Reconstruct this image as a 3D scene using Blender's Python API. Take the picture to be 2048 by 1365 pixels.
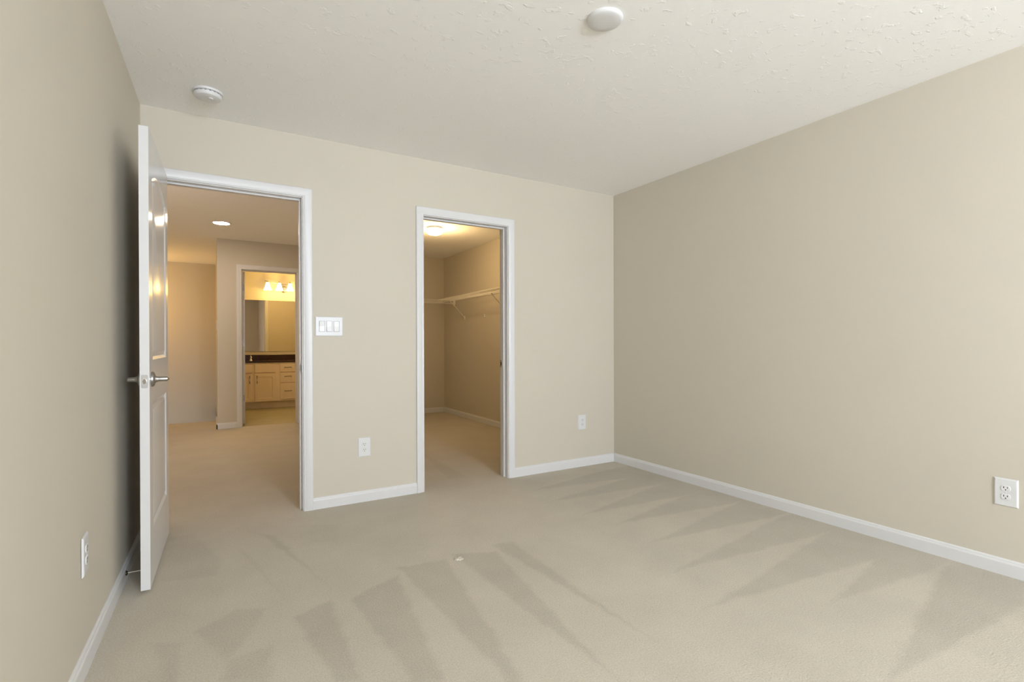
import bpy, bmesh, math, random
from mathutils import Vector, Matrix

for o in list(bpy.data.objects):
    bpy.data.objects.remove(o)
S = bpy.context.scene
COL = S.collection
random.seed(7)
PI = math.pi

# ------------------------------------------------------------------ camera
YAW, PITCH, ROLL, FPX = 0.5364, -0.0035, -0.0028, 1006.7
cam = bpy.data.cameras.new('camera')
cam.sensor_fit = 'HORIZONTAL'
cam.sensor_width = 36.0
cam.lens = 36.0 * FPX / 2048
cam.shift_x = 1.1 / 2048
cam.shift_y = 7.87 / 2048
cam.clip_start = 0.02
co = bpy.data.objects.new('camera', cam)
COL.objects.link(co)
fw = Vector((math.sin(YAW) * math.cos(PITCH), math.cos(YAW) * math.cos(PITCH), math.sin(PITCH)))
rt = Vector((math.cos(YAW), -math.sin(YAW), 0))
up = rt.cross(fw)
c_, s_ = math.cos(ROLL), math.sin(ROLL)
r2 = rt * c_ + up * s_
u2 = up * c_ - rt * s_
M = Matrix((r2, u2, -fw)).transposed().to_4x4()
M.translation = (0, 0, 1.0884)
co.matrix_world = M
S.camera = co

# ------------------------------------------------------------------ view, world, large lights
S.view_settings.view_transform = 'Standard'
S.view_settings.look = 'None'
S.view_settings.gamma = 1.0
S.view_settings.use_curve_mapping = False
S.view_settings.exposure = -0.06
S.cycles.diffuse_bounces = 8
S.cycles.max_bounces = 14
S.cycles.sample_clamp_indirect = 6.0
S.cycles.caustics_reflective = False
S.cycles.caustics_refractive = False

W = bpy.data.worlds.new('world')
S.world = W
W.use_nodes = True
wn = W.node_tree
bg = wn.nodes['Background']
bg.inputs[0].default_value = (0.80, 0.88, 1.0, 1)
bg.inputs[1].default_value = 1.0


def lamp(name, kind, loc, power, color, direction=None, **kw):
    l = bpy.data.lights.new(name, kind)
    l.energy = power
    l.color = color
    for k, v in kw.items():
        setattr(l, k, v)
    o = bpy.data.objects.new(name, l)
    COL.objects.link(o)
    o.location = loc
    if direction:
        o.rotation_euler = Vector(direction).to_track_quat('-Z', 'Y').to_euler()
    return o


# daylight through the twin window in the wall behind the camera
FRONT = -3.40
WX0, WX1, WZ0, WZ1 = 0.05, 2.25, 0.55, 2.12
lamp('window_daylight', 'AREA', (1.32, FRONT - 0.02, 1.60), 150, (0.87, 0.945, 1.06), (0, 1, 0),
     shape='RECTANGLE', size=0.75, size_y=0.95)
# added strip lights at the window brighten ceiling and upper walls; no blinds built
for k in range(6):
    lamp('ceiling_up_fill', 'AREA', (1.15, FRONT + 0.01, 0.72 + 0.25 * k), 35, (0.855, 0.94, 1.075), (0.08, 0.28, 1),
         shape='RECTANGLE', size=2.1, size_y=0.2)

# ------------------------------------------------------------------ room numbers (metres)
H = 2.44
D = 3.502            # bedroom side of the partition with the two doorways
DT = 0.120           # partition thickness
XR = 3.178           # right wall
XL, AL = -0.343, -0.0216
YR = 7.44            # wall with the bathroom doorway / back of the closet
YRT = 0.13
YF = 9.93            # far wall of bathroom and stairwell
HL = -2.60           # unseen side of the hall
HX = 0.055           # hall corner beside the stairwell
PX0, PX1 = 1.15, 1.265   # partition between hall and closet
BX1 = 2.06           # bathroom side wall
STAIR = 8.22
DO = (-0.247, 0.502, 2.036)     # main doorway, clear
CO = (1.337, 2.044, 2.025)      # closet doorway, clear
BO = (0.335, 1.000, 2.060)      # bathroom doorway, clear


def xl(y):
    return XL + AL * (D - y)


# ------------------------------------------------------------------ materials
def mat(name, color, rough=0.5, metal=0.0, coat=0.0, spec=0.5):
    m = bpy.data.materials.new(name)
    m.use_nodes = True
    b = m.node_tree.nodes['Principled BSDF']
    b.inputs['Base Color'].default_value = (*color, 1)
    b.inputs['Roughness'].default_value = rough
    b.inputs['Metallic'].default_value = metal
    b.inputs['Coat Weight'].default_value = coat
    b.inputs['Specular IOR Level'].default_value = spec
    return m


def nodes(m):
    t = m.node_tree
    return t, t.nodes, t.links, t.nodes['Principled BSDF']


def add_bump(m, scale, strength, dist=0.002, detail=3.0, ramp=None, coord='Position', vec_scale=None):
    t, N, L, b = nodes(m)
    g = N.new('ShaderNodeNewGeometry')
    n = N.new('ShaderNodeTexNoise')
    n.inputs['Scale'].default_value = scale
    n.inputs['Detail'].default_value = detail
    src = g.outputs['Position']
    if vec_scale:
        vm = N.new('ShaderNodeVectorMath')
        vm.operation = 'MULTIPLY'
        vm.inputs[1].default_value = vec_scale
        L.new(src, vm.inputs[0])
        src = vm.outputs[0]
    L.new(src, n.inputs['Vector'])
    out = n.outputs['Fac']
    if ramp:
        r = N.new('ShaderNodeMapRange')
        r.interpolation_type = 'SMOOTHSTEP'
        r.inputs['From Min'].default_value = ramp[0]
        r.inputs['From Max'].default_value = ramp[1]
        L.new(out, r.inputs['Value'])
        out = r.outputs['Result']
    bp = N.new('ShaderNodeBump')
    bp.inputs['Strength'].default_value = strength
    bp.inputs['Distance'].default_value = dist
    L.new(out, bp.inputs['Height'])
    L.new(bp.outputs['Normal'], b.inputs['Normal'])
    return m


def vary(m, color, scale, amount, vec_scale=(1, 1, 1)):
    """gentle procedural tone variation of the paint or wood itself"""
    t, N, L, b = nodes(m)
    g = N.new('ShaderNodeNewGeometry')
    vm = N.new('ShaderNodeVectorMath')
    vm.operation = 'MULTIPLY'
    vm.inputs[1].default_value = vec_scale
    L.new(g.outputs['Position'], vm.inputs[0])
    n = N.new('ShaderNodeTexNoise')
    n.inputs['Scale'].default_value = scale
    n.inputs['Detail'].default_value = 3
    L.new(vm.outputs[0], n.inputs['Vector'])
    r = N.new('ShaderNodeMapRange')
    r.inputs['From Min'].default_value = 0.3
    r.inputs['From Max'].default_value = 0.7
    r.inputs['To Min'].default_value = 1 - amount
    r.inputs['To Max'].default_value = 1 + amount
    L.new(n.outputs['Fac'], r.inputs['Value'])
    mx = N.new('ShaderNodeVectorMath')
    mx.operation = 'SCALE'
    mx.inputs[0].default_value = color
    L.new(r.outputs['Result'], mx.inputs['Scale'])
    L.new(mx.outputs[0], b.inputs['Base Color'])
    return m


WALLC = (0.580, 0.538, 0.455)
M_WALL = add_bump(vary(mat('taupe_wall_paint', WALLC, 0.62, spec=0.35), WALLC, 1.3, 0.012), 220, 0.10, 0.0012)
M_CEIL = mat('textured_ceiling_paint', (0.905, 0.905, 0.90), 0.85, spec=0.2)
add_bump(M_CEIL, 26, 0.55, 0.0022, 4.0, (0.60, 0.66))
M_TRIM = mat('white_trim_paint', (0.675, 0.675, 0.68), 0.36)
M_DOOR = mat('white_door_enamel', (0.67, 0.67, 0.67), 0.20)
M_NICKEL = mat('satin_nickel', (0.40, 0.385, 0.36), 0.33, 1.0)
M_DARKMETAL = mat('dark_bronze', (0.10, 0.075, 0.055), 0.40, 1.0)
M_PLASTIC = mat('white_plastic', (0.68, 0.685, 0.69), 0.34)
M_ROCKER = mat('bright_white_plastic', (0.72, 0.72, 0.72), 0.25)
M_SLOT = mat('dark_slot', (0.015, 0.015, 0.015), 0.7)
M_GAP = mat('grey_gap', (0.22, 0.22, 0.22), 0.6)
M_VINYL = mat('white_vinyl_wire', (0.82, 0.80, 0.74), 0.45)
M_CAB = vary(mat('cream_maple', (0.78, 0.67, 0.53), 0.42), (0.78, 0.67, 0.53), 9, 0.035, (1, 1, 0.12))
M_COUNTER = vary(mat('dark_laminate', (0.030, 0.012, 0.012), 0.14), (0.030, 0.012, 0.012), 60, 0.3)
M_MIRROR = mat('mirror_silver', (0.90, 0.91, 0.90), 0.02, 1.0)
M_CHROME = mat('chrome', (0.85, 0.85, 0.86), 0.08, 1.0)
M_RUBBER = mat('grey_rubber', (0.55, 0.54, 0.52), 0.7)
M_BATHFLOOR = vary(mat('beige_vinyl_floor', (0.27, 0.25, 0.16), 0.5), (0.27, 0.25, 0.16), 4, 0.06)
M_LINT = add_bump(mat('pale_lint', (0.55, 0.50, 0.42), 0.95, spec=0.1), 150, 0.6, 0.004)


def emit(name, color, strength, base=(0.9, 0.9, 0.88)):
    m = mat(name, base, 0.3)
    b = m.node_tree.nodes['Principled BSDF']
    b.inputs['Emission Color'].default_value = (*color, 1)
    b.inputs['Emission Strength'].default_value = strength
    return m


M_LENS = emit('lit_downlight_lens', (1.0, 0.80, 0.58), 165.0)
M_DOME = emit('lit_closet_glass', (1.0, 0.84, 0.60), 5.0)
M_SHADE = emit('lit_frosted_shade', (1.0, 0.76, 0.40), 2.6)

# vacuum tracks: stretches of carpet whose pile was brushed the other way, as outlines on the floor
TRACKS = [
    [(1.29, 2.39), (1.41, 2.37), (1.38, 1.36)],
    [(1.06, 2.39), (1.27, 2.3), (1.12, 1.22)],
    [(0.77, 2.38), (1.01, 2.35), (0.84, 1.25), (0.82, 1.26)],
    [(0.5, 2.19), (0.75, 2.31), (0.64, 1.5), (0.55, 1.55)],
    [(0.27, 2.17), (0.43, 2.23), (0.41, 1.64), (0.34, 1.68)],
    [(-0.06, 2.24), (0.08, 2.35), (0.2, 2.29), (0.04, 1.98), .7],
    [(0.03, 1.99), (0.18, 2.0), (0.16, 1.78), (0.02, 1.87), .7],
    [(-0.19, 2.25), (-0.1, 2.18), (-0.1, 1.94), (-0.14, 1.96), .7],
    [(-0.21, 3.4), (-0.09, 3.42), (0.03, 2.94), (0.02, 2.74), (-0.21, 2.79), .55],
    [(0.22, 3.24), (0.31, 3.13), (0.42, 2.47)],
    [(0.11, 3.04), (0.16, 2.93), (0.24, 2.45), .6],
    [(3.01, 1.02), (3.3, 1.06), (3.3, 0.68), (2.87, 0.7), (1.86, 0.77)],
    [(0.12, 3.4), (0.65, 3.14), (0.58, 2.84), (0.22, 3.14), .3],
    # closet
    [(1.62, 3.72), (1.78, 3.70), (1.80, 4.9), .6],
]


# the strokes that run up to the long wall: (tip, tip, far point of the wedge between them)
for (xa, ya), (xb, yb), apex in (
        ((2.87, 1.24), (3.00, 1.03), (1.77, 1.04)), ((2.97, 1.55), (2.86, 1.23), (1.75, 1.36)),
        ((2.88, 1.82), (2.96, 1.55), (1.79, 1.65)), ((3.03, 2.15), (3.00, 1.86), (1.87, 1.93)),
        ((2.85, 2.44), (3.02, 2.16), (1.93, 2.24)), ((2.92, 2.73), (2.85, 2.45), (1.97, 2.50)),
        ((2.88, 3.00), (2.93, 2.74), (1.97, 2.83)), ((2.82, 3.28), (2.88, 3.00), (2.03, 3.11))):
    TRACKS.append([apex, (xb, yb), (3.3, yb - .035), (3.3, ya + .035), (xa, ya), .92])


def carpet_material():
    base = (0.505, 0.462, 0.382)
    m = mat('cut_pile_carpet', base, 0.95, spec=0.1)
    t, N, L, b = nodes(m)
    b.inputs['Sheen Weight'].default_value = 0.08

    def math_(op, a, c=None):
        n = N.new('ShaderNodeMath')
        n.operation = op
        for i, v in enumerate((a, c)):
            if v is None:
                continue
            if isinstance(v, (int, float)):
                n.inputs[i].default_value = v
            else:
                L.new(v, n.inputs[i])
        return n.outputs[0]
    g = N.new('ShaderNodeNewGeometry')
    # ragged edges of the tracks
    nz = N.new('ShaderNodeTexNoise')
    nz.inputs['Scale'].default_value = 14
    nz.inputs['Detail'].default_value = 5
    nz.inputs['Roughness'].default_value = 0.65
    L.new(g.outputs['Position'], nz.inputs['Vector'])
    sub = N.new('ShaderNodeVectorMath')
    sub.operation = 'SUBTRACT'
    sub.inputs[1].default_value = (0.5, 0.5, 0.5)
    L.new(nz.outputs['Color'], sub.inputs[0])
    sc = N.new('ShaderNodeVectorMath')
    sc.operation = 'SCALE'
    sc.inputs['Scale'].default_value = 0.060
    L.new(sub.outputs[0], sc.inputs[0])
    ad = N.new('ShaderNodeVectorMath')
    L.new(g.outputs['Position'], ad.inputs[0])
    L.new(sc.outputs[0], ad.inputs[1])
    P = ad.outputs[0]
    mask = None
    for poly in TRACKS:
        wgt = poly[-1] if isinstance(poly[-1], float) else 1.0
        poly = [p for p in poly if not isinstance(p, float)]
        area = sum(poly[i][0] * poly[(i + 1) % len(poly)][1] - poly[(i + 1) % len(poly)][0] * poly[i][1]
                   for i in range(len(poly)))
        if area < 0:
            poly = poly[::-1]
        inside = None
        for i in range(len(poly)):
            (ax, ay), (bx, by) = poly[i], poly[(i + 1) % len(poly)]
            ln = math.hypot(bx - ax, by - ay)
            nx, ny = -(by - ay) / ln, (bx - ax) / ln
            d = N.new('ShaderNodeVectorMath')
            d.operation = 'DOT_PRODUCT'
            d.inputs[1].default_value = (nx, ny, 0)
            L.new(P, d.inputs[0])
            v = math_('SUBTRACT', d.outputs['Value'], nx * ax + ny * ay)
            inside = v if inside is None else math_('MINIMUM', inside, v)
        mr = N.new('ShaderNodeMapRange')
        mr.interpolation_type = 'SMOOTHSTEP'
        mr.inputs['From Min'].default_value = -0.016
        mr.inputs['From Max'].default_value = 0.020
        mr.inputs['To Max'].default_value = wgt
        L.new(inside, mr.inputs['Value'])
        inside = mr.outputs['Result']
        mask = inside if mask is None else math_('MAXIMUM', mask, inside)
    # patches where feet or furniture disturbed the pile
    pt = N.new('ShaderNodeTexNoise')
    pt.inputs['Scale'].default_value = 3.2
    pt.inputs['Detail'].default_value = 5
    pt.inputs['Roughness'].default_value = 0.6
    L.new(P, pt.inputs['Vector'])
    pr = N.new('ShaderNodeMapRange')
    pr.inputs['From Min'].default_value = 0.35
    pr.inputs['From Max'].default_value = 0.68
    pr.inputs['To Min'].default_value = 0.96
    pr.inputs['To Max'].default_value = 1.04
    L.new(pt.outputs['Fac'], pr.inputs['Value'])
    # yarn tufts
    tf = N.new('ShaderNodeTexNoise')
    tf.inputs['Scale'].default_value = 165
    tf.inputs['Detail'].default_value = 3
    tf.inputs['Roughness'].default_value = 0.6
    L.new(g.outputs['Position'], tf.inputs['Vector'])
    tr = N.new('ShaderNodeMapRange')
    tr.inputs['From Min'].default_value = 0.28
    tr.inputs['From Max'].default_value = 0.72
    tr.inputs['To Min'].default_value = 0.86
    tr.inputs['To Max'].default_value = 1.14
    L.new(tf.outputs['Fac'], tr.inputs['Value'])
    f = math_('MULTIPLY', mask, -0.125)
    f = math_('ADD', f, 1.0)
    f = math_('MULTIPLY', f, pr.outputs['Result'])
    f = math_('MULTIPLY', f, tr.outputs['Result'])
    cs = N.new('ShaderNodeVectorMath')
    cs.operation = 'SCALE'
    cs.inputs[0].default_value = base
    L.new(f, cs.inputs['Scale'])
    L.new(cs.outputs[0], b.inputs['Base Color'])
    bp = N.new('ShaderNodeBump')
    bp.inputs['Strength'].default_value = 0.55
    bp.inputs['Distance'].default_value = 0.006
    L.new(tf.outputs['Fac'], bp.inputs['Height'])
    L.new(bp.outputs['Normal'], b.inputs['Normal'])
    return m


M_CARPET = carpet_material()


# ------------------------------------------------------------------ mesh helpers
class MB:
    def __init__(self):
        self.bm = bmesh.new()

    def box(self, x0, x1, y0, y1, z0, z1, mi=0):
        vs = [self.bm.verts.new(p) for p in ((x0, y0, z0), (x1, y0, z0), (x1, y1, z0), (x0, y1, z0),
                                             (x0, y0, z1), (x1, y0, z1), (x1, y1, z1), (x0, y1, z1))]
        for q in ((3, 2, 1, 0), (4, 5, 6, 7), (0, 1, 5, 4), (1, 2, 6, 5), (2, 3, 7, 6), (3, 0, 4, 7)):
            f = self.bm.faces.new([vs[i] for i in q])
            f.material_index = mi
        return self

    def prism(self, pts, z0, z1):
        a = [self.bm.verts.new((x, y, z0)) for x, y in pts]
        b = [self.bm.verts.new((x, y, z1)) for x, y in pts]
        n = len(pts)
        self.bm.faces.new(a[::-1])
        self.bm.faces.new(b)
        for i in range(n):
            self.bm.faces.new((a[i], a[(i + 1) % n], b[(i + 1) % n], b[i]))
        return self

    def loft(self, loops, closed=True, cap=True, mi=0):
        rings = [[self.bm.verts.new(p) for p in lp] for lp in loops]
        n = len(rings[0])
        for r0, r1 in zip(rings, rings[1:]):
            for i in range(n if closed else n - 1):
                f = self.bm.faces.new((r0[i], r0[(i + 1) % n], r1[(i + 1) % n], r1[i]))
                f.material_index = mi
        if cap:
            self.bm.faces.new(rings[0][::-1]).material_index = mi
            self.bm.faces.new(rings[-1]).material_index = mi
        return rings

    def tube(self, pts, r, seg=8, mi=0):
        pts = [Vector(p) for p in pts]
        rs = r if isinstance(r, (list, tuple)) else [r] * len(pts)
        loops = []
        ref = None
        for i, p in enumerate(pts):
            d = ((pts[i + 1] - p) if i == 0 else (p - pts[i - 1]) if i == len(pts) - 1
                 else (pts[i + 1] - pts[i - 1])).normalized()
            if ref is None:
                ref = Vector((0, 0, 1)) if abs(d.z) < 0.9 else Vector((1, 0, 0))
            u = d.cross(ref).normalized()
            v = d.cross(u).normalized()
            loops.append([p + (u * math.cos(2 * PI * k / seg) + v * math.sin(2 * PI * k / seg)) * rs[i] for k in range(seg)])
        self.loft(loops, mi=mi)
        return self

    def lathe(self, prof, origin, axis=(0, 0, 1), seg=32, mi=0, cap=True):
        """prof: (radius, height along axis) pairs"""
        ax = Vector(axis).normalized()
        ref = Vector((1, 0, 0)) if abs(ax.x) < 0.9 else Vector((0, 1, 0))
        u = ax.cross(ref).normalized()
        v = ax.cross(u)
        o = Vector(origin)
        loops = [[o + ax * h + (u * math.cos(2 * PI * k / seg) + v * math.sin(2 * PI * k / seg)) * max(r, 1e-4)
                  for k in range(seg)] for r, h in prof]
        self.loft(loops, mi=mi, cap=cap)
        return self

    def done(self, name, material, parent=None, bevel=0.0, smooth=False, seg=2, angle=35):
        bmesh.ops.recalc_face_normals(self.bm, faces=self.bm.faces)
        me = bpy.data.meshes.new(name)
        self.bm.to_mesh(me)
        self.bm.free()
        for m in (material if isinstance(material, (list, tuple)) else [material]):
            me.materials.append(m)
        o = bpy.data.objects.new(name, me)
        COL.objects.link(o)
        if parent:
            o.parent = parent
            o.matrix_parent_inverse = parent.matrix_world.inverted()
        if smooth:
            for p in me.polygons:
                p.use_smooth = True
            me.set_sharp_from_angle(angle=math.radians(angle))
        if bevel:
            b = o.modifiers.new('bevel', 'BEVEL')
            b.width = bevel
            b.segments = seg
            b.limit_method = 'ANGLE'
            b.angle_limit = math.radians(40)
        return o


def tag(o, label, cat, group=None):
    o['label'] = label
    o['category'] = cat
    if group:
        o['group'] = group
    return o


def thing(name, loc, label, cat, group=None):
    o = bpy.data.objects.new(name, None)
    COL.objects.link(o)
    o.empty_display_size = 0.05
    o.location = loc
    o.matrix_world = Matrix.Translation(loc)
    return tag(o, label, cat, group)


def struct(o, label=None, cat=None):
    o['kind'] = 'structure'
    if label:
        o['label'] = label
        o['category'] = cat
    return o


def dup(src, loc, rotz, label, group=None):
    r = src.copy()
    COL.objects.link(r)
    r['label'] = label
    if group:
        r['group'] = group
    T = Matrix.Translation(loc) @ Matrix.Rotation(rotz, 4, 'Z')
    r.matrix_world = T
    for ch in list(src.children):
        c = ch.copy()
        COL.objects.link(c)
        c.parent = r
        c.matrix_parent_inverse = ch.matrix_parent_inverse.copy()
        for g in list(ch.children):
            d = g.copy()
            COL.objects.link(d)
            d.parent = c
            d.matrix_parent_inverse = g.matrix_parent_inverse.copy()
    return r


# ------------------------------------------------------------------ shell
struct(MB().box(HL - 0.1, 3.35, FRONT - 0.2, YR + 0.06, -0.15, 0).box(HL - 0.1, HX, YR + 0.06, STAIR, -0.15, 0)
       .done('floor', M_CARPET), 'beige cut pile carpet with vacuum tracks across the bedroom, closet and hall', 'carpet')
struct(MB().box(HX, 3.35, YR + 0.06, YF + 0.1, -0.15, 0).done('floor_bathroom', M_BATHFLOOR),
       'beige bathroom floor in front of the vanity', 'floor')
struct(MB().box(HL - 0.1, 3.35, STAIR, YF + 0.1, -2.75, -2.6).done('floor_stairwell', M_CARPET),
       'lower landing at the bottom of the stairwell', 'floor')
struct(MB().box(HL - 0.1, 3.35, FRONT - 0.2, YF + 0.15, H, H + 0.12).done('ceiling', M_CEIL),
       'off-white textured ceiling', 'ceiling')


def wall_y(y0, y1, x0, x1, z0, z1, holes):
    """a wall running along x with door or window holes (x0,x1,z0,z1)"""
    m = MB()
    xs = x0
    for (a, b, za, zb) in holes:
        m.box(xs, a, y0, y1, z0, z1)
        m.box(a, b, y0, y1, zb, z1)
        if za > z0:
            m.box(a, b, y0, y1, z0, za)
        xs = b
    m.box(xs, x1, y0, y1, z0, z1)
    bmesh.ops.remove_doubles(m.bm, verts=m.bm.verts, dist=1e-5)
    return m


J = 0.018   # jamb board
struct(wall_y(D, D + DT, HL, XR, 0, H, [(DO[0] - J, DO[1] + J, 0, DO[2] + J), (CO[0] - J, CO[1] + J, 0, CO[2] + J)])
       .done('wall_back', M_WALL), 'taupe bedroom wall with the entry doorway and the closet doorway', 'wall')
struct(MB().prism([(xl(FRONT - .1), FRONT - .1), (xl(D), D), (xl(D) - 0.12, D), (xl(FRONT - .1) - 0.12, FRONT - .1)], 0, H)
       .done('wall_left', M_WALL), 'taupe bedroom wall behind the open door', 'wall')
struct(MB().box(XR, XR + 0.12, FRONT - 0.1, YR + YRT, 0, H).done('wall_right', M_WALL),
       'long plain taupe bedroom wall with one power outlet', 'wall')
struct(wall_y(FRONT - 0.12, FRONT, xl(FRONT) - 0.1, XR, 0, H, [(WX0, WX1, WZ0, WZ1)]).done('wall_front', M_WALL),
       'taupe wall with the twin window', 'wall')
struct(wall_y(YR, YR + YRT, HX, XR, 0, H, [(BO[0] - J, BO[1] + J, 0, BO[2] + J)]).done('wall_hall', M_WALL),
       'taupe hall wall with the bathroom doorway', 'wall')
struct(MB().box(HX, HX + 0.12, YR + YRT, YF, -2.6, H).done('wall_stairwell', M_WALL),
       'taupe wall between stairwell and bathroom', 'wall')
struct(MB().box(HL - 0.1, XR, YF, YF + 0.12, -2.6, H).done('wall_far', M_WALL),
       'taupe wall across the stairwell and behind the bathroom vanity', 'wall')
struct(MB().box(HL - 0.1, HL, D, YF, -2.6, H).done('wall_hall_end', M_WALL), 'end wall of the hall', 'wall')
struct(MB().box(PX0, PX1, D + DT, YR, 0, H).done('wall_closet', M_WALL), 'wall between hall and closet', 'wall')
struct(MB().box(BX1, BX1 + 0.1, YR + YRT, YF, 0, H).done('wall_bathroom', M_WALL), 'side wall of the bathroom', 'wall')

# twin window behind the camera
wf = MB()
for a, b in ((WX0, WX0 + 0.05), ((WX0 + WX1) / 2 - 0.03, (WX0 + WX1) / 2 + 0.03), (WX1 - 0.05, WX1)):
    wf.box(a, b, FRONT - 0.10, FRONT - 0.03, WZ0, WZ1)
for a, b in ((WZ0, WZ0 + 0.05), (WZ1 - 0.05, WZ1)):
    wf.box(WX0 + 0.05, (WX0 + WX1) / 2 - 0.03, FRONT - 0.10, FRONT - 0.03, a, b)
    wf.box((WX0 + WX1) / 2 + 0.03, WX1 - 0.05, FRONT - 0.10, FRONT - 0.03, a, b)
struct(wf.done('window_1', M_TRIM), 'white twin window frame behind the camera', 'window')


# ------------------------------------------------------------------ casings, jambs, baseboards
CAS = [(0, 0), (0, .009), (.004, .0115), (.010, .010), (.016, .0125), (.030, .0155), (.046, .017), (.053, .0165), (.057, .013), (.057, 0)]


def casing(m, x0, x1, zt, y, s):
    """mitred door casing round an opening; s=-1 projects toward -y"""
    loops = []
    for (u, v) in CAS:
        yy = y + s * v
        loops.append([(x0 - u, yy, 0), (x0 - u, yy, zt + u), (x1 + u, yy, zt + u), (x1 + u, yy, 0)])
    rings = [[m.bm.verts.new(p) for p in lp] for lp in loops]
    for a, b in zip(rings, rings[1:]):
        for i in range(3):
            m.bm.faces.new((a[i], a[i + 1], b[i + 1], b[i]))
    for e in (0, 3):
        m.bm.faces.new([r[e] for r in rings])


def doorway(name, op, y0, y1, stop0, stop1, label):
    x0, x1, zt = op
    m = MB()
    casing(m, x0 - .005, x1 + .005, zt + .005, y0, -1)
    casing(m, x0 - .005, x1 + .005, zt + .005, y1, 1)
    root = struct(m.done(name, M_TRIM, smooth=True, angle=25), label, 'door frame')
    j = MB()
    j.box(x0 - J, x0, y0, y1, 0, zt + J).box(x1, x1 + J, y0, y1, 0, zt + J).box(x0, x1, y0, y1, zt, zt + J)
    j.done('jamb', M_TRIM, root, bevel=.0015)
    t = .011
    st = MB()
    st.box(x0, x0 + t, stop0, stop1, 0, zt - t).box(x1 - t, x1, stop0, stop1, 0, zt - t).box(x0, x1, stop0, stop1, zt - t, zt)
    st.done('door_stop_molding', M_TRIM, root, bevel=.003)
    return root


def strike_plate(root, x, y0, y1, z):
    """plate let into a right-hand jamb (facing -x) with a curled lip"""
    m = MB()
    m.box(x - .0015, x, y0, y1, z - .029, z + .029)
    m.box(x - .0022, x - .0015, y0 + .008, y1 - .010, z - .013, z + .013, 1)
    lip = []
    for k in range(7):
        a = -PI / 2 + PI * k / 6
        lip.append((z + .021 * math.sin(a), .010 * math.cos(a)))
    return m, lip


tr1 = doorway('trim_1', DO, D, D + DT, D + .040, D + .074, 'white door casing and jamb round the bedroom entry doorway')
m, lip = strike_plate(tr1, DO[1], D + .004, D + .036, .932)
a = [m.bm.verts.new((DO[1] - .001, D + .004, zz)) for zz, d in lip]
b = [m.bm.verts.new((DO[1] - .001 - .004, D + .004 - d * 1.6, zz)) for zz, d in lip]
for i in range(len(a) - 1):
    m.bm.faces.new((a[i], a[i + 1], b[i + 1], b[i]))
sp = m.done('strike_plate', [M_NICKEL, M_SLOT], tr1)
sp['label'] = 'satin nickel strike plate'
tr2 = doorway('trim_2', CO, D, D + DT, D + .044, D + .078, 'white door casing and jamb round the closet doorway')
m, lip = strike_plate(tr2, CO[1], D + .082, D + .116, .920)
sp = m.done('strike_plate', [M_NICKEL, M_SLOT], tr2)
sp['label'] = 'satin nickel strike plate'
tr3 = doorway('trim_3', BO, YR, YR + YRT, YR + .05, YR + .085, 'white door casing and jamb round the bathroom doorway')

BBP = [(0, 0), (.013, 0), (.013, .056), (.0115, .061), (.0085, .064), (.0085, .068), (.0065, .073), (.003, .0755), (0, .0755)]


def baseboard(m, p0, p1):
    """runs p0->p1; the room lies on the left hand of that direction"""
    a, b = Vector((*p0, 0)), Vector((*p1, 0))
    d = (b - a).normalized()
    n = Vector((-d.y, d.x, 0))
    m.loft([[q + n * u + Vector((0, 0, v)) for u, v in BBP] for q in (a, b)])


def bb(name, runs, label):
    m = MB()
    for r in runs:
        baseboard(m, *r)
    return struct(m.done(name, M_TRIM), label, 'baseboard')


bb('baseboard_back', [((XR - .013, D), (CO[1] + .062, D)), ((CO[0] - .062, D), (DO[1] + .062, D))],
   'white baseboard along the wall with the two doorways')
bb('baseboard_left', [((xl(D), D), (xl(FRONT), FRONT))], 'white baseboard running behind the open door')
bb('baseboard_right', [((XR, FRONT), (XR, D))], 'white baseboard below the long plain wall')
bb('baseboard_front', [((xl(FRONT) + .013, FRONT), (XR - .013, FRONT))], 'white baseboard under the window')
bb('baseboard_closet', [((XR, D + DT), (XR, YR)), ((XR - .013, YR), (PX1 + .013, YR)), ((PX1, YR), (PX1, D + DT))],
   'white baseboard inside the closet')
bb('baseboard_hall', [((BO[0] - .062, YR), (HX - .013, YR)), ((HX, YR - .013), (HX, STAIR - .02)),
                      ((PX0, D + DT + .02), (PX0, YR)), ((DO[0] - .062, D + DT), (HL, D + DT))],
   'white baseboard round the hall corner by the stairwell')
struct(MB().box(HL, HX, STAIR - .005, STAIR + .012, -.2, .006).done('trim_4', M_CARPET, bevel=.004),
       'carpeted nosing at the top of the stairwell', 'nosing')


# ------------------------------------------------------------------ panel doors
def inset(poly, d):
    n = len(poly)
    out = []
    for i in range(n):
        p, a, b = Vector(poly[i]), Vector(poly[i - 1]), Vector(poly[(i + 1) % n])
        d0, d1 = (p - a).normalized(), (b - p).normalized()
        n0, n1 = Vector((-d0.y, d0.x)), Vector((-d1.y, d1.x))
        bi = (n0 + n1)
        bi = bi / max(bi.dot(n0), 1e-6)
        out.append(tuple(p + bi * d))
    return out


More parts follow.
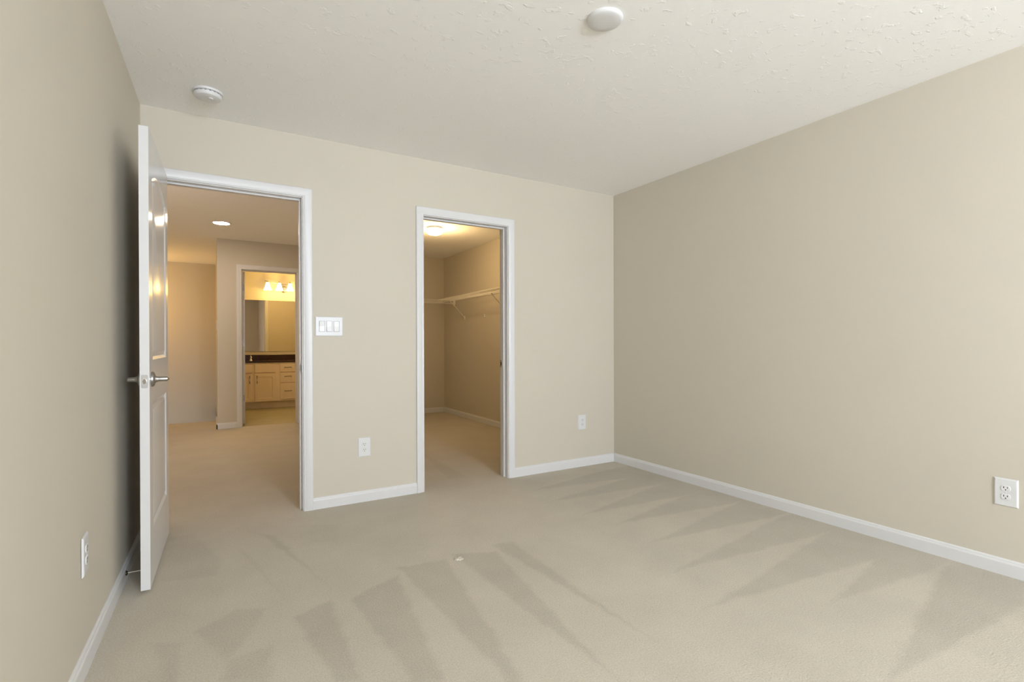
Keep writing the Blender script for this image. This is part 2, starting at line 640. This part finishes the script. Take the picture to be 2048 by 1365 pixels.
def door_leaf(name, width, z0, z1, thick, panels, place, material, parent):
    """local (s along leaf, t through leaf, z) -> place() -> world; both faces carry moulded panels"""
    m = MB()
    V = lambda s, t, z: m.bm.verts.new(place(s, t, z))
    rims = []
    for side in (0, 1):
        t0 = 0 if side == 0 else thick
        sg = 1 if side == 0 else -1
        outer = [V(*p) for p in ((0, t0, z0), (width, t0, z0), (width, t0, z1), (0, t0, z1))]
        rims.append(outer)
        edges = [m.bm.edges.new((outer[i], outer[(i + 1) % 4])) for i in range(4)]
        for poly in panels:
            rings = []
            for d, depth in ((0, 0), (.006, .0035), (.014, .0075), (.022, .0075), (.032, .004), (.040, .0025)):
                rings.append([V(s, t0 + sg * depth, z) for s, z in inset(poly, d)])
            n = len(poly)
            edges += [m.bm.edges.new((rings[0][i], rings[0][(i + 1) % n])) for i in range(n)]
            for a, b in zip(rings, rings[1:]):
                for i in range(n):
                    m.bm.faces.new((a[i], a[(i + 1) % n], b[(i + 1) % n], b[i]))
            m.bm.faces.new(rings[-1])
        bmesh.ops.triangle_fill(m.bm, use_beauty=True, use_dissolve=False, edges=edges)
    a, b = rims
    for i in range(4):
        m.bm.faces.new((a[i], a[(i + 1) % 4], b[(i + 1) % 4], b[i]))
    return m.done(name, material, parent, smooth=True, angle=14)


def panel_shapes(w, zlo0, zlo1, zup0, zup1, rise):
    s0, s1 = .108, w - .108
    low = [(s0, zlo0), (s1, zlo0), (s1, zlo1), (s0, zlo1)]
    upp = [(s0, zup0), (s1, zup0), (s1, zup1)]
    for k in range(1, 12):
        f = k / 12
        upp.append((s1 + (s0 - s1) * f, zup1 + rise * (1 - (2 * f - 1) ** 2) ** 1.0))
    upp.append((s0, zup1))
    return [low, upp]


LW, LT = .752, .035
e = Vector((.0273, .9996, 0))
nl = Vector((-.9996, .0273, 0))
L0 = Vector((-.2353, 2.690, 0))


def leaf(s, t, z):
    return L0 + e * s + nl * t + Vector((0, 0, z))


d1 = bpy.data.objects.new('door_1', None)
COL.objects.link(d1)
d1.location = leaf(LW, LT, .018)
d1.matrix_world = Matrix.Translation(d1.location)
struct(d1, 'white two panel arch top door standing open against the wall', 'door')
door_leaf('leaf', LW, .018, 2.036, LT, panel_shapes(LW, .262, .826, 1.018, 1.838, .055), leaf, M_DOOR, d1)
# latch face plate on the free edge
m = MB()
fr = Vector((0, 0, .926))


def edgept(t, dz, out):
    return leaf(-out, t, .926 + dz)


outl = []
for (ct, cz_, a0) in ((LT - .0105, .0235, 0), (.0105, .0235, PI / 2), (.0105, -.0235, PI), (LT - .0105, -.0235, 1.5 * PI)):
    for k in range(5):
        a = a0 + PI / 2 * k / 4
        outl.append((ct + .005 * math.cos(a), cz_ + .005 * math.sin(a)))
m.loft([[edgept(t, z, 0) for t, z in outl], [edgept(t, z, .0016) for t, z in outl]])
fp = m.done('latch_plate', M_NICKEL, d1)
fp['label'] = 'satin nickel latch plate'
m = MB()
m.loft([[edgept(LT / 2 + .0075 * math.cos(a), .0105 * math.sin(a), .0017) for a in [2 * PI * k / 16 for k in range(16)]],
        [edgept(LT / 2 + .0075 * math.cos(a) * (.9 if math.cos(a) > 0 else 1), .0105 * math.sin(a),
                .0017 + .009 * (.5 - .5 * math.cos(a))) for a in [2 * PI * k / 16 for k in range(16)]]])
m.done('latch_bolt', M_CHROME, fp, smooth=True)


def lever(side):
    """side 0: hall face (toward the doorway); 1: face toward the wall"""
    sg = -1 if side == 0 else 1
    t0 = 0 if side == 0 else LT
    c = leaf(.066, t0, .932)
    out = nl * sg
    r = MB()
    r.lathe([(.001, 0), (.033, 0), (.0335, .004), (.032, .009), (.026, .012), (.017, .014), (.0135, .020), (.0125, .026)], c, out, 32)
    ro = r.done('lever_handle', M_NICKEL, d1, smooth=True)
    ro['label'] = 'satin nickel lever handle'
    n = MB()
    proj = .060 if side == 0 else .052
    n.lathe([(.0115, .020), (.0112, proj - .004), (.010, proj), (.001, proj + .001)], c, out, 24)
    n.done('neck', M_NICKEL, ro, smooth=True)
    g = MB()
    base = c + out * (proj - .012)
    pts = [base + e * s - Vector((0, 0, z)) + out * o for s, z, o in
           ((-.004, 0, 0), (.012, 0, .002), (.035, .001, .006), (.065, .003, .007), (.095, .006, .003), (.112, .008, -.002))]
    loops = []
    for i, p in enumerate(pts):
        w, hgt = (.0085, .0105, .010, .0085, .0075, .004)[i], (.009, .0105, .0095, .0085, .008, .005)[i]
        loops.append([p + out * w * .7 * math.cos(2 * PI * k / 16) + Vector((0, 0, hgt * math.sin(2 * PI * k / 16))) for k in range(16)])
    g.loft(loops)
    g.done('grip', M_NICKEL, ro, smooth=True)


lever(0)
lever(1)
for zc in (.24, 1.04, 1.83):
    h = MB()
    k0 = leaf(LW + .012, LT + .004, 0)
    h.tube([(k0.x, k0.y, zc - .045), (k0.x, k0.y, zc + .045)], .006, 12)
    h.loft([[leaf(LW + o, t, zc + z) for t, z in ((LT - .028, -.044), (LT + .002, -.044), (LT + .002, .044), (LT - .028, .044))] for o in (0, .0015)])
    h.done('hinge', M_NICKEL, d1)

# bathroom door, swung open into the bathroom
d2 = bpy.data.objects.new('door_2', None)
COL.objects.link(d2)
d2.location = (BO[0] + .004, YR + YRT + .012, .02)
d2.matrix_world = Matrix.Translation(d2.location)
struct(d2, 'white bathroom door swung open into the bathroom, seen along its hinge edge', 'door')
door_leaf('leaf', .655, .022, 2.05, .035, panel_shapes(.655, .262, .826, 1.018, 1.838, .05),
          lambda s, t, z: Vector((BO[0] + .006 + .035 - t, YR + YRT + .012 + s, z)), M_DOOR, d2)
for zc in (.367, 1.097, 1.840):
    h = MB()
    h.box(BO[0] + .008, BO[0] + .034, YR + YRT + .0100, YR + YRT + .012, zc - .045, zc + .045)
    h.tube([(BO[0] + .002, YR + YRT + .006, zc - .047), (BO[0] + .002, YR + YRT + .006, zc + .047)], .006, 12)
    h.done('hinge', M_NICKEL, d2)

# rigid door stop on the skirting, reaching the open leaf
xs = xl(2.872) + .013
xe = leaf(.182, LT, 0).x - .002
ds = thing('door_stop', (xs, 2.872, .043), 'thin metal door stop rod on the baseboard behind the open door', 'door stop')
MB().lathe([(.001, 0), (.011, 0), (.011, .004), (.006, .008)], (xs, 2.872, .043), (1, 0, 0), 20).done('base', M_DARKMETAL, ds, smooth=True)
MB().tube([(xs + .007, 2.872, .043), (xe - .008, 2.872, .043)], .0042, 12).done('rod', M_NICKEL, ds, smooth=True)
MB().lathe([(.0065, 0), (.007, .005), (.005, .008), (.001, .008)], (xe - .008, 2.872, .043), (1, 0, 0), 16).done('tip', M_RUBBER, ds, smooth=True)


# ------------------------------------------------------------------ electrical plates (built facing -y at the origin, back at y=0)
def plate(m, w, h, t=.0065, b=.006):
    m.loft([[(x * w / 2, 0, z * h / 2) for x, z in ((-1, -1), (1, -1), (1, 1), (-1, 1))],
            [(x * w / 2, -.0018, z * h / 2) for x, z in ((-1, -1), (1, -1), (1, 1), (-1, 1))],
            [(x * (w / 2 - b * .45), -t * .8, z * (h / 2 - b * .45)) for x, z in ((-1, -1), (1, -1), (1, 1), (-1, 1))],
            [(x * (w / 2 - b), -t, z * (h / 2 - b)) for x, z in ((-1, -1), (1, -1), (1, 1), (-1, 1))]])


out0 = thing('power_outlet', (0, 0, 0), '', 'outlet', 'white power outlets')
m = MB()
plate(m, .085, .130)
m.done('cover_plate', M_PLASTIC, out0)
for zc in (.0195, -.0195):
    r = MB()
    ol = []
    for k in range(28):
        a = 2 * PI * k / 28
        ol.append((.0172 * math.cos(a), max(-.0128, min(.0128, .0172 * math.sin(a)))))
    r.loft([[(x, -.0064, zc + z) for x, z in ol], [(x, -.0082, zc + z) for x, z in ol], [(x * .93, -.0088, zc + z * .93) for x, z in ol]])
    for sx, hh in ((-.0064, .0042), (.0064, .0034)):
        r.box(sx - .0014, sx + .0014, -.0092, -.0087, zc + .0042 - hh, zc + .0042 + hh, 1)
    r.lathe([(.0026, 0), (.0026, .0005)], (0, -.0087, zc - .0066), (0, -1, 0), 14, 1)
    r.done('receptacle', [M_ROCKER, M_SLOT], out0)
MB().lathe([(.0032, 0), (.003, .001), (.001, .0013)], (0, -.0064, 0), (0, -1, 0), 14).done('screw', M_PLASTIC, out0, smooth=True)
T0 = Matrix.Translation((.8985, D, .375))
out0.matrix_world = T0
out0['label'] = 'white power outlet between the entry doorway and the closet doorway'
dup(out0, (2.8035, D, .388), 0, 'white power outlet between the closet doorway and the room corner', 'white power outlets')
dup(out0, (XR, .837, .386), PI / 2 + PI, 'white power outlet on the long plain wall above the carpet', 'white power outlets')
dup(out0, (xl(2.176), 2.176, .386), PI / 2 - AL, 'white power outlet low on the wall behind the open door, seen nearly edge-on', 'white power outlets')

sw = thing('light_switch', (0, 0, 0), 'white three gang rocker switch plate beside the entry doorway', 'light switch')
m = MB()
plate(m, .178, .131)
m.done('cover_plate', M_PLASTIC, sw)
for i, xc in enumerate((-.046, 0, .046)):
    f = MB()
    f.box(xc - .0185, xc + .0185, -.0071, -.0062, -.0355, .0355, 0)
    fo = f.done('switch_frame', M_GAP, sw)
    fo['label'] = 'shadow gap round a rocker'
    r = MB()
    tilt = -1 if i else 1
    a, b_ = (.0082, .0122) if tilt < 0 else (.0118, .0084)
    ring = lambda s, y0, y1: [(xc - s, y0, -.0325 * s / .0160), (xc + s, y0, -.0325 * s / .0160), (xc + s, y1, .0325 * s / .0160), (xc - s, y1, .0325 * s / .0160)]
    prof = [(-.0165, -.0345), (.0165, -.0345), (.0165, 0), (.0165, .0345), (-.0165, .0345), (-.0165, 0)]
    fy = lambda z: -(.0075 + (a - .0075 if z > 0 else (b_ - .0075 if z < 0 else .0015)))
    r.loft([[(xc + x, -.0066, z) for x, z in prof], [(xc + x * .97, fy(z), z * .97) for x, z in prof]])
    r.done('rocker', M_ROCKER, sw)
sw.matrix_world = Matrix.Translation((.670, D, 1.203))

sw2 = thing('light_switch', (0, 0, 0), 'small light switch seen edge-on at the hall corner by the stairwell', 'light switch')
m = MB()
plate(m, .075, .120)
m.done('cover_plate', M_PLASTIC, sw2)
MB().box(-.016, .016, -.0095, -.006, -.033, .033).done('rocker', M_ROCKER, sw2, bevel=.001)
sw2.matrix_world = Matrix.Translation((HX, YR + .148, 1.335)) @ Matrix.Rotation(-PI / 2, 4, 'Z')

# ------------------------------------------------------------------ ceiling fittings
sd = thing('smoke_detector', (-.014, 3.155, H), 'white round smoke detector on the ceiling near the open door', 'smoke detector')
cx, cy = -.014, 3.155
MB().lathe([(.001, 0), (.071, 0), (.072, .004), (.070, .010), (.064, .011)], (cx, cy, H), (0, 0, -1), 40).done('base', M_PLASTIC, sd, smooth=True)
m = MB()
m.lathe([(.060, .010), (.060, .014), (.066, .016), (.066, .023), (.060, .032), (.047, .037), (.020, .038), (.001, .038)], (cx, cy, H), (0, 0, -1), 40)
m.done('cover', M_PLASTIC, sd, smooth=True)
m = MB()
for k in range(18):
    a = 2 * PI * k / 18
    u, v = Vector((math.cos(a), math.sin(a), 0)), Vector((-math.sin(a), math.cos(a), 0))
    c = Vector((cx, cy, H - .0125)) + u * .0604
    m.loft([[c + v * .004 + Vector((0, 0, .0012)), c - v * .004 + Vector((0, 0, .0012)), c - v * .004 - Vector((0, 0, .0012)), c + v * .004 - Vector((0, 0, .0012))],
            [c + u * .003 + v * .004 + Vector((0, 0, .0012)), c + u * .003 - v * .004 + Vector((0, 0, .0012)), c + u * .003 - v * .004 - Vector((0, 0, .0012)), c + u * .003 + v * .004 - Vector((0, 0, .0012))]])
v_ = m.done('vent_slots', M_GAP, sd)
MB().lathe([(.012, .037), (.012, .041), (.010, .0425), (.001, .0425)], (cx + .012, cy - .018, H), (0, 0, -1), 24).done('test_button', M_ROCKER, sd, smooth=True)

cap = MB().lathe([(.001, 0), (.075, 0), (.075, .003), (.072, .009), (.064, .0135), (.040, .0150), (.001, .0155)], (1.412, 1.607, H), (0, 0, -1), 48)
tag(cap.done('ceiling_cover', M_PLASTIC, smooth=True, angle=40), 'blank round white cover plate in the middle of the ceiling', 'ceiling cover')

dlx, dly = .095, 6.485
dl = thing('downlight', (dlx, dly, H), 'lit round recessed downlight in the hall ceiling', 'downlight')
MB().lathe([(.082, 0), (.098, 0), (.098, .003), (.094, .006), (.082, .005), (.082, 0)], (dlx, dly, H), (0, 0, -1), 40, cap=False).done('trim_ring', M_PLASTIC, dl, smooth=True)
MB().lathe([(.001, .0005), (.081, .0005), (.081, .0025), (.001, .003)], (dlx, dly, H), (0, 0, -1), 40).done('lens', M_LENS, dl, smooth=True)
WARM_HALL = (1.0, 0.78, 0.56)
# added fill light, out of view, lifts the hall ceiling; no known fixture
lamp('hall_fill', 'POINT', (-1.95, 4.9, 1.85), 9, (1.0, 0.78, 0.60), shadow_soft_size=.15)
# added upward fill beside the bedroom wall to brighten the hall; no window there
lamp('hall_up_fill', 'AREA', (-1.35, D + DT + .03, 1.35), 34, (1.0, 0.84, 0.70), (0, 1, .9), shape='RECTANGLE', size=1.1, size_y=1.1)
lamp('stair_light_glow', 'POINT', (-1.25, 9.25, 1.70), 27, (1.0, 0.56, 0.14), shadow_soft_size=.10)

# closet flush light
clx, cly = 2.232, 5.50
cl = thing('closet_ceiling_light', (clx, cly, H), 'lit white glass flush light on the closet ceiling', 'ceiling light')
MB().lathe([(.001, 0), (.088, 0), (.090, .004), (.088, .020), (.080, .024)], (clx, cly, H), (0, 0, -1), 40).done('base', M_PLASTIC, cl, smooth=True)
MB().lathe([(.080, .022), (.097, .030), (.101, .042), (.097, .056), (.082, .072), (.058, .084), (.030, .090), (.001, .092)], (clx, cly, H), (0, 0, -1), 40).done('glass_dome', M_DOME, cl, smooth=True)
lamp('closet_light_glow', 'POINT', (clx, cly, H - .24), 20, (1.0, 0.67, 0.31), shadow_soft_size=.05)


# ------------------------------------------------------------------ closet wire shelves
def wire_shelf(name, label, along, wall, front, a0, a1, z, lips):
    """along: 'y' (shelf on the side wall, x = wall -> front) or 'x' (on the rear wall)"""
    P = (lambda d, a, zz: (d, a, zz)) if along == 'y' else (lambda d, a, zz: (a, d, zz))
    root = thing(name, P(wall, (a0 + a1) / 2, z), label, 'wire shelf', 'white wire closet shelves')
    sgn = 1 if front > wall else -1
    dk = MB()
    n = int((a1 - a0) / .0254)
    for i in range(n + 1):
        a = a0 + i * (a1 - a0) / n
        dk.tube([P(wall + sgn * .006, a, z), P(front, a, z)], .0010, 5)
    for f in (.02, .5):
        d = wall + (front - wall) * f
        dk.tube([P(d, a0, z - .004), P(d, a1, z - .004)], .0026, 6)
    dk.done('wire_deck', M_VINYL, root)
    lp = MB()
    lp.tube([P(front, a0, z), P(front, a1, z)], .0034, 8)
    lp.tube([P(front, a0, z - .043), P(front, a1, z - .043)], .0034, 8)
    lp.tube([P(front - sgn * .022, a0, z - .050), P(front - sgn * .022, a1, z - .050)], .0028, 8)
    for a in lips:
        lp.tube([P(front, a, z), P(front, a, z - .043)], .0028, 6)
        lp.tube([P(front, a, z - .043), P(front - sgn * .022, a, z - .050)], .0026, 6)
    lp.done('front_lip', M_VINYL, root)
    return root


ZS = 1.740
s1 = wire_shelf('wire_shelf', 'white wire closet shelf along the side wall, held by sloping braces', 'y', XR, 2.890, 3.66, 7.005, ZS,
                [5.34 + .3045 * k for k in range(-5, 6)])
for ya in (6.573, 5.34, 4.10):
    b = MB()
    b.tube([(2.893, ya, ZS - .047), (3.05, ya + .055, ZS - .17), (XR - .008, ya + .10, 1.463)], .0052, 8)
    bo = b.done('brace', M_VINYL, s1, smooth=True)
    k = MB()
    k.box(XR - .012, XR, ya + .088, ya + .112, 1.437, 1.487)
    k.done('wall_clip', M_VINYL, bo, bevel=.002)
k = MB()
k.box(XR - .014, XR, 6.022, 6.046, 1.437, 1.487)
tag(k.done('wall_clip', M_VINYL, bevel=.002), 'lone white plastic clip on the closet side wall below the wire shelf', 'clip')
s2 = wire_shelf('wire_shelf', 'white wire closet shelf across the end wall of the closet', 'x', YR, 7.030, PX1 + .015, XR - .02, ZS,
                [2.905 - .3045 * k for k in range(6)])
k = MB()
k.box(XR - .022, XR, 7.006, 7.056, ZS - .062, ZS - .002)
k.box(XR - .016, XR, 7.018, 7.044, ZS - .082, ZS - .062)
k.done('end_bracket', M_VINYL, s2, bevel=.003)

# ------------------------------------------------------------------ bathroom
VY = 9.38
van = thing('vanity_cabinet', (1.10, VY, 0), 'cream bathroom vanity cabinet with doors and drawers seen through the hall', 'vanity cabinet')
VX0, VX1 = .185, 2.03
m = MB()
m.box(VX0, VX1, VY, YF - .001, .117, .775)
m.done('carcass', M_CAB, van, bevel=.002)
m = MB()
m.box(VX0, VX1, VY + .065, YF - .001, 0, .117)
m.done('toe_kick', M_CAB, van)


def front_panel(name, x0, x1, z0, z1, frame, parent):
    m = MB()
    y = VY
    t = .019
    loops = []
    rect = lambda d: [(x0 + d, z0 + d), (x1 - d, z0 + d), (x1 - d, z1 - d), (x0 + d, z1 - d)]
    seq = [(0, 0), (0, t - .003), (.003, t)]
    if frame:
        seq += [(frame, t), (frame + .006, t - .007), (frame + .007, t - .007)]
    m.loft([[(x, y - dd, z) for x, z in rect(d)] for d, dd in seq])
    return m.done(name, M_CAB, parent)


def pull(p0, p1, parent):
    a, b = Vector(p0), Vector(p1)
    o = Vector((0, -.028, 0))
    m = MB()
    m.tube([a, a + o * .6, a + o * .95 + (b - a) * .08, a + o + (b - a) * .2, b + o - (b - a) * .2, b + o * .95 - (b - a) * .08, b + o * .6, b], .0048, 10)
    m.done('handle', M_DARKMETAL, parent, smooth=True)['label'] = 'dark bronze pull'


for x0, x1, hx in ((.235, .562, .530), (.606, .924, .638), (1.290, 1.610, 1.578), (1.652, 1.972, 1.684)):
    front_panel('false_front', x0, x1, .607, .748, 0, van)
    d = front_panel('door', x0, x1, .123, .588, .052, van)
    pull((hx, VY - .019, .431), (hx, VY - .019, .556), d)
for z0, z1, hz in ((.610, .752, .688), (.431, .590, .535), (.146, .418, .285)):
    d = front_panel('drawer', .990, 1.227, z0, z1, 0, van)
    pull((1.060, VY - .019, hz), (1.170, VY - .019, hz), d)

ct = MB()
ct.box(.177, 2.055, VY - .028, YF, .776, .803)
cto = ct.done('countertop', M_COUNTER, bevel=.004)
tag(cto, 'dark glossy bathroom countertop with backsplash on the cream vanity', 'countertop')
MB().box(.177, 2.055, YF - .018, YF, .803, .896).done('backsplash', M_COUNTER, cto, bevel=.002)

fx = .575
fa = thing('faucet', (fx, 9.80, .8035), 'small chrome faucet on the dark bathroom countertop', 'faucet')
m = MB()
m.lathe([(.001, 0), (.030, 0), (.029, .005), (.018, .012), (.016, .050), (.017, .062), (.012, .070), (.001, .072)], (fx, 9.80, .8035), (0, 0, 1), 20)
m.done('body', M_CHROME, fa, smooth=True)
MB().tube([(fx, 9.80, .846), (fx, 9.76, .864), (fx, 9.71, .868), (fx, 9.675, .860), (fx, 9.668, .846)], [.011, .011, .010, .009, .009], 12).done('spout', M_CHROME, fa, smooth=True)
MB().tube([(fx, 9.80, .874), (fx, 9.795, .886), (fx, 9.77, .896), (fx, 9.735, .902)], [.012, .009, .006, .005], 12).done('lever', M_CHROME, fa, smooth=True)

tag(MB().box(.20, 2.03, YF - .006, YF, .955, 1.862).done('mirror', M_MIRROR), 'frameless wall mirror above the bathroom vanity', 'mirror')

vl = thing('vanity_light', (1.112, YF, 2.10), 'lit bathroom light bar with frosted bell shades above the mirror', 'vanity light')
m = MB()
m.lathe([(.001, 0), (.062, 0), (.060, .012), (.040, .022), (.001, .025)], (1.112, YF, 2.075), (0, -1, 0), 32)
m.tube([(1.112, YF - .02, 2.075), (1.112, YF - .06, 2.06), (1.112, YF - .075, 2.10)], .008, 10)
m.done('back_plate', M_NICKEL, vl, smooth=True)
m = MB()
bar = []
for k in range(25):
    f = k / 24
    x = .80 + f * .624
    bar.append((x, YF - .075, 2.155 + .055 * (2 * f - 1) ** 2))
m.tube(bar, .0065, 8)
m.done('arm', M_NICKEL, vl, smooth=True)
for xc in (.844, 1.030, 1.207, 1.388):
    m = MB()
    zt = 2.172
    m.tube([(xc, YF - .075, 2.16), (xc, YF - .10, 2.195), (xc, YF - .12, 2.20)], .005, 8)
    m.lathe([(.006, .030), (.010, .022), (.022, .006), (.026, 0), (.001, -.002)], (xc, YF - .12, zt), (0, 0, 1), 20)
    so = m.done('socket', M_NICKEL, vl, smooth=True)
    m = MB()
    prof = [(.026, 0), (.030, -.020), (.037, -.050), (.048, -.085), (.062, -.118), (.069, -.134)]
    m.lathe(prof + [(r - .003, z) for r, z in prof[::-1]], (xc, YF - .12, zt), (0, 0, 1), 28)
    m.done('shade', M_SHADE, vl, smooth=True)

for xc in (.94, 1.30):
    lamp('vanity_bulb_glow', 'POINT', (xc, YF - .32, 1.95), 8.2, (1.0, 0.61, 0.17), shadow_soft_size=.06)
# added fill light, out of view, brightens the vanity fronts; no known fixture
lamp('bathroom_fill', 'POINT', (1.15, 8.45, 2.25), 19, (1.0, 0.63, 0.24), shadow_soft_size=.08)

# ------------------------------------------------------------------ lint on the carpet
bm = bmesh.new()
bmesh.ops.create_icosphere(bm, subdivisions=4, radius=1)
rnd = random.Random(3)
for v in bm.verts:
    k = 1 + .22 * math.sin(5 * v.co.x + 1) * math.cos(6 * v.co.y) + rnd.uniform(-.10, .10)
    dip = .85 * math.exp(-((v.co.x - .55) ** 2 + (v.co.y + .35) ** 2) / .06) if v.co.z > 0 else 0
    v.co = Vector((v.co.x * k * .022, v.co.y * k * .016, max(v.co.z, -.2) * (k - dip) * .010))
m = MB()
m.bm.free()
m.bm = bm
o = m.done('lint_tuft', M_LINT, smooth=True, angle=60)
o.location = (1.062, 2.312, .001)
tag(o, 'small pale tuft of lint on the vacuumed carpet', 'lint')
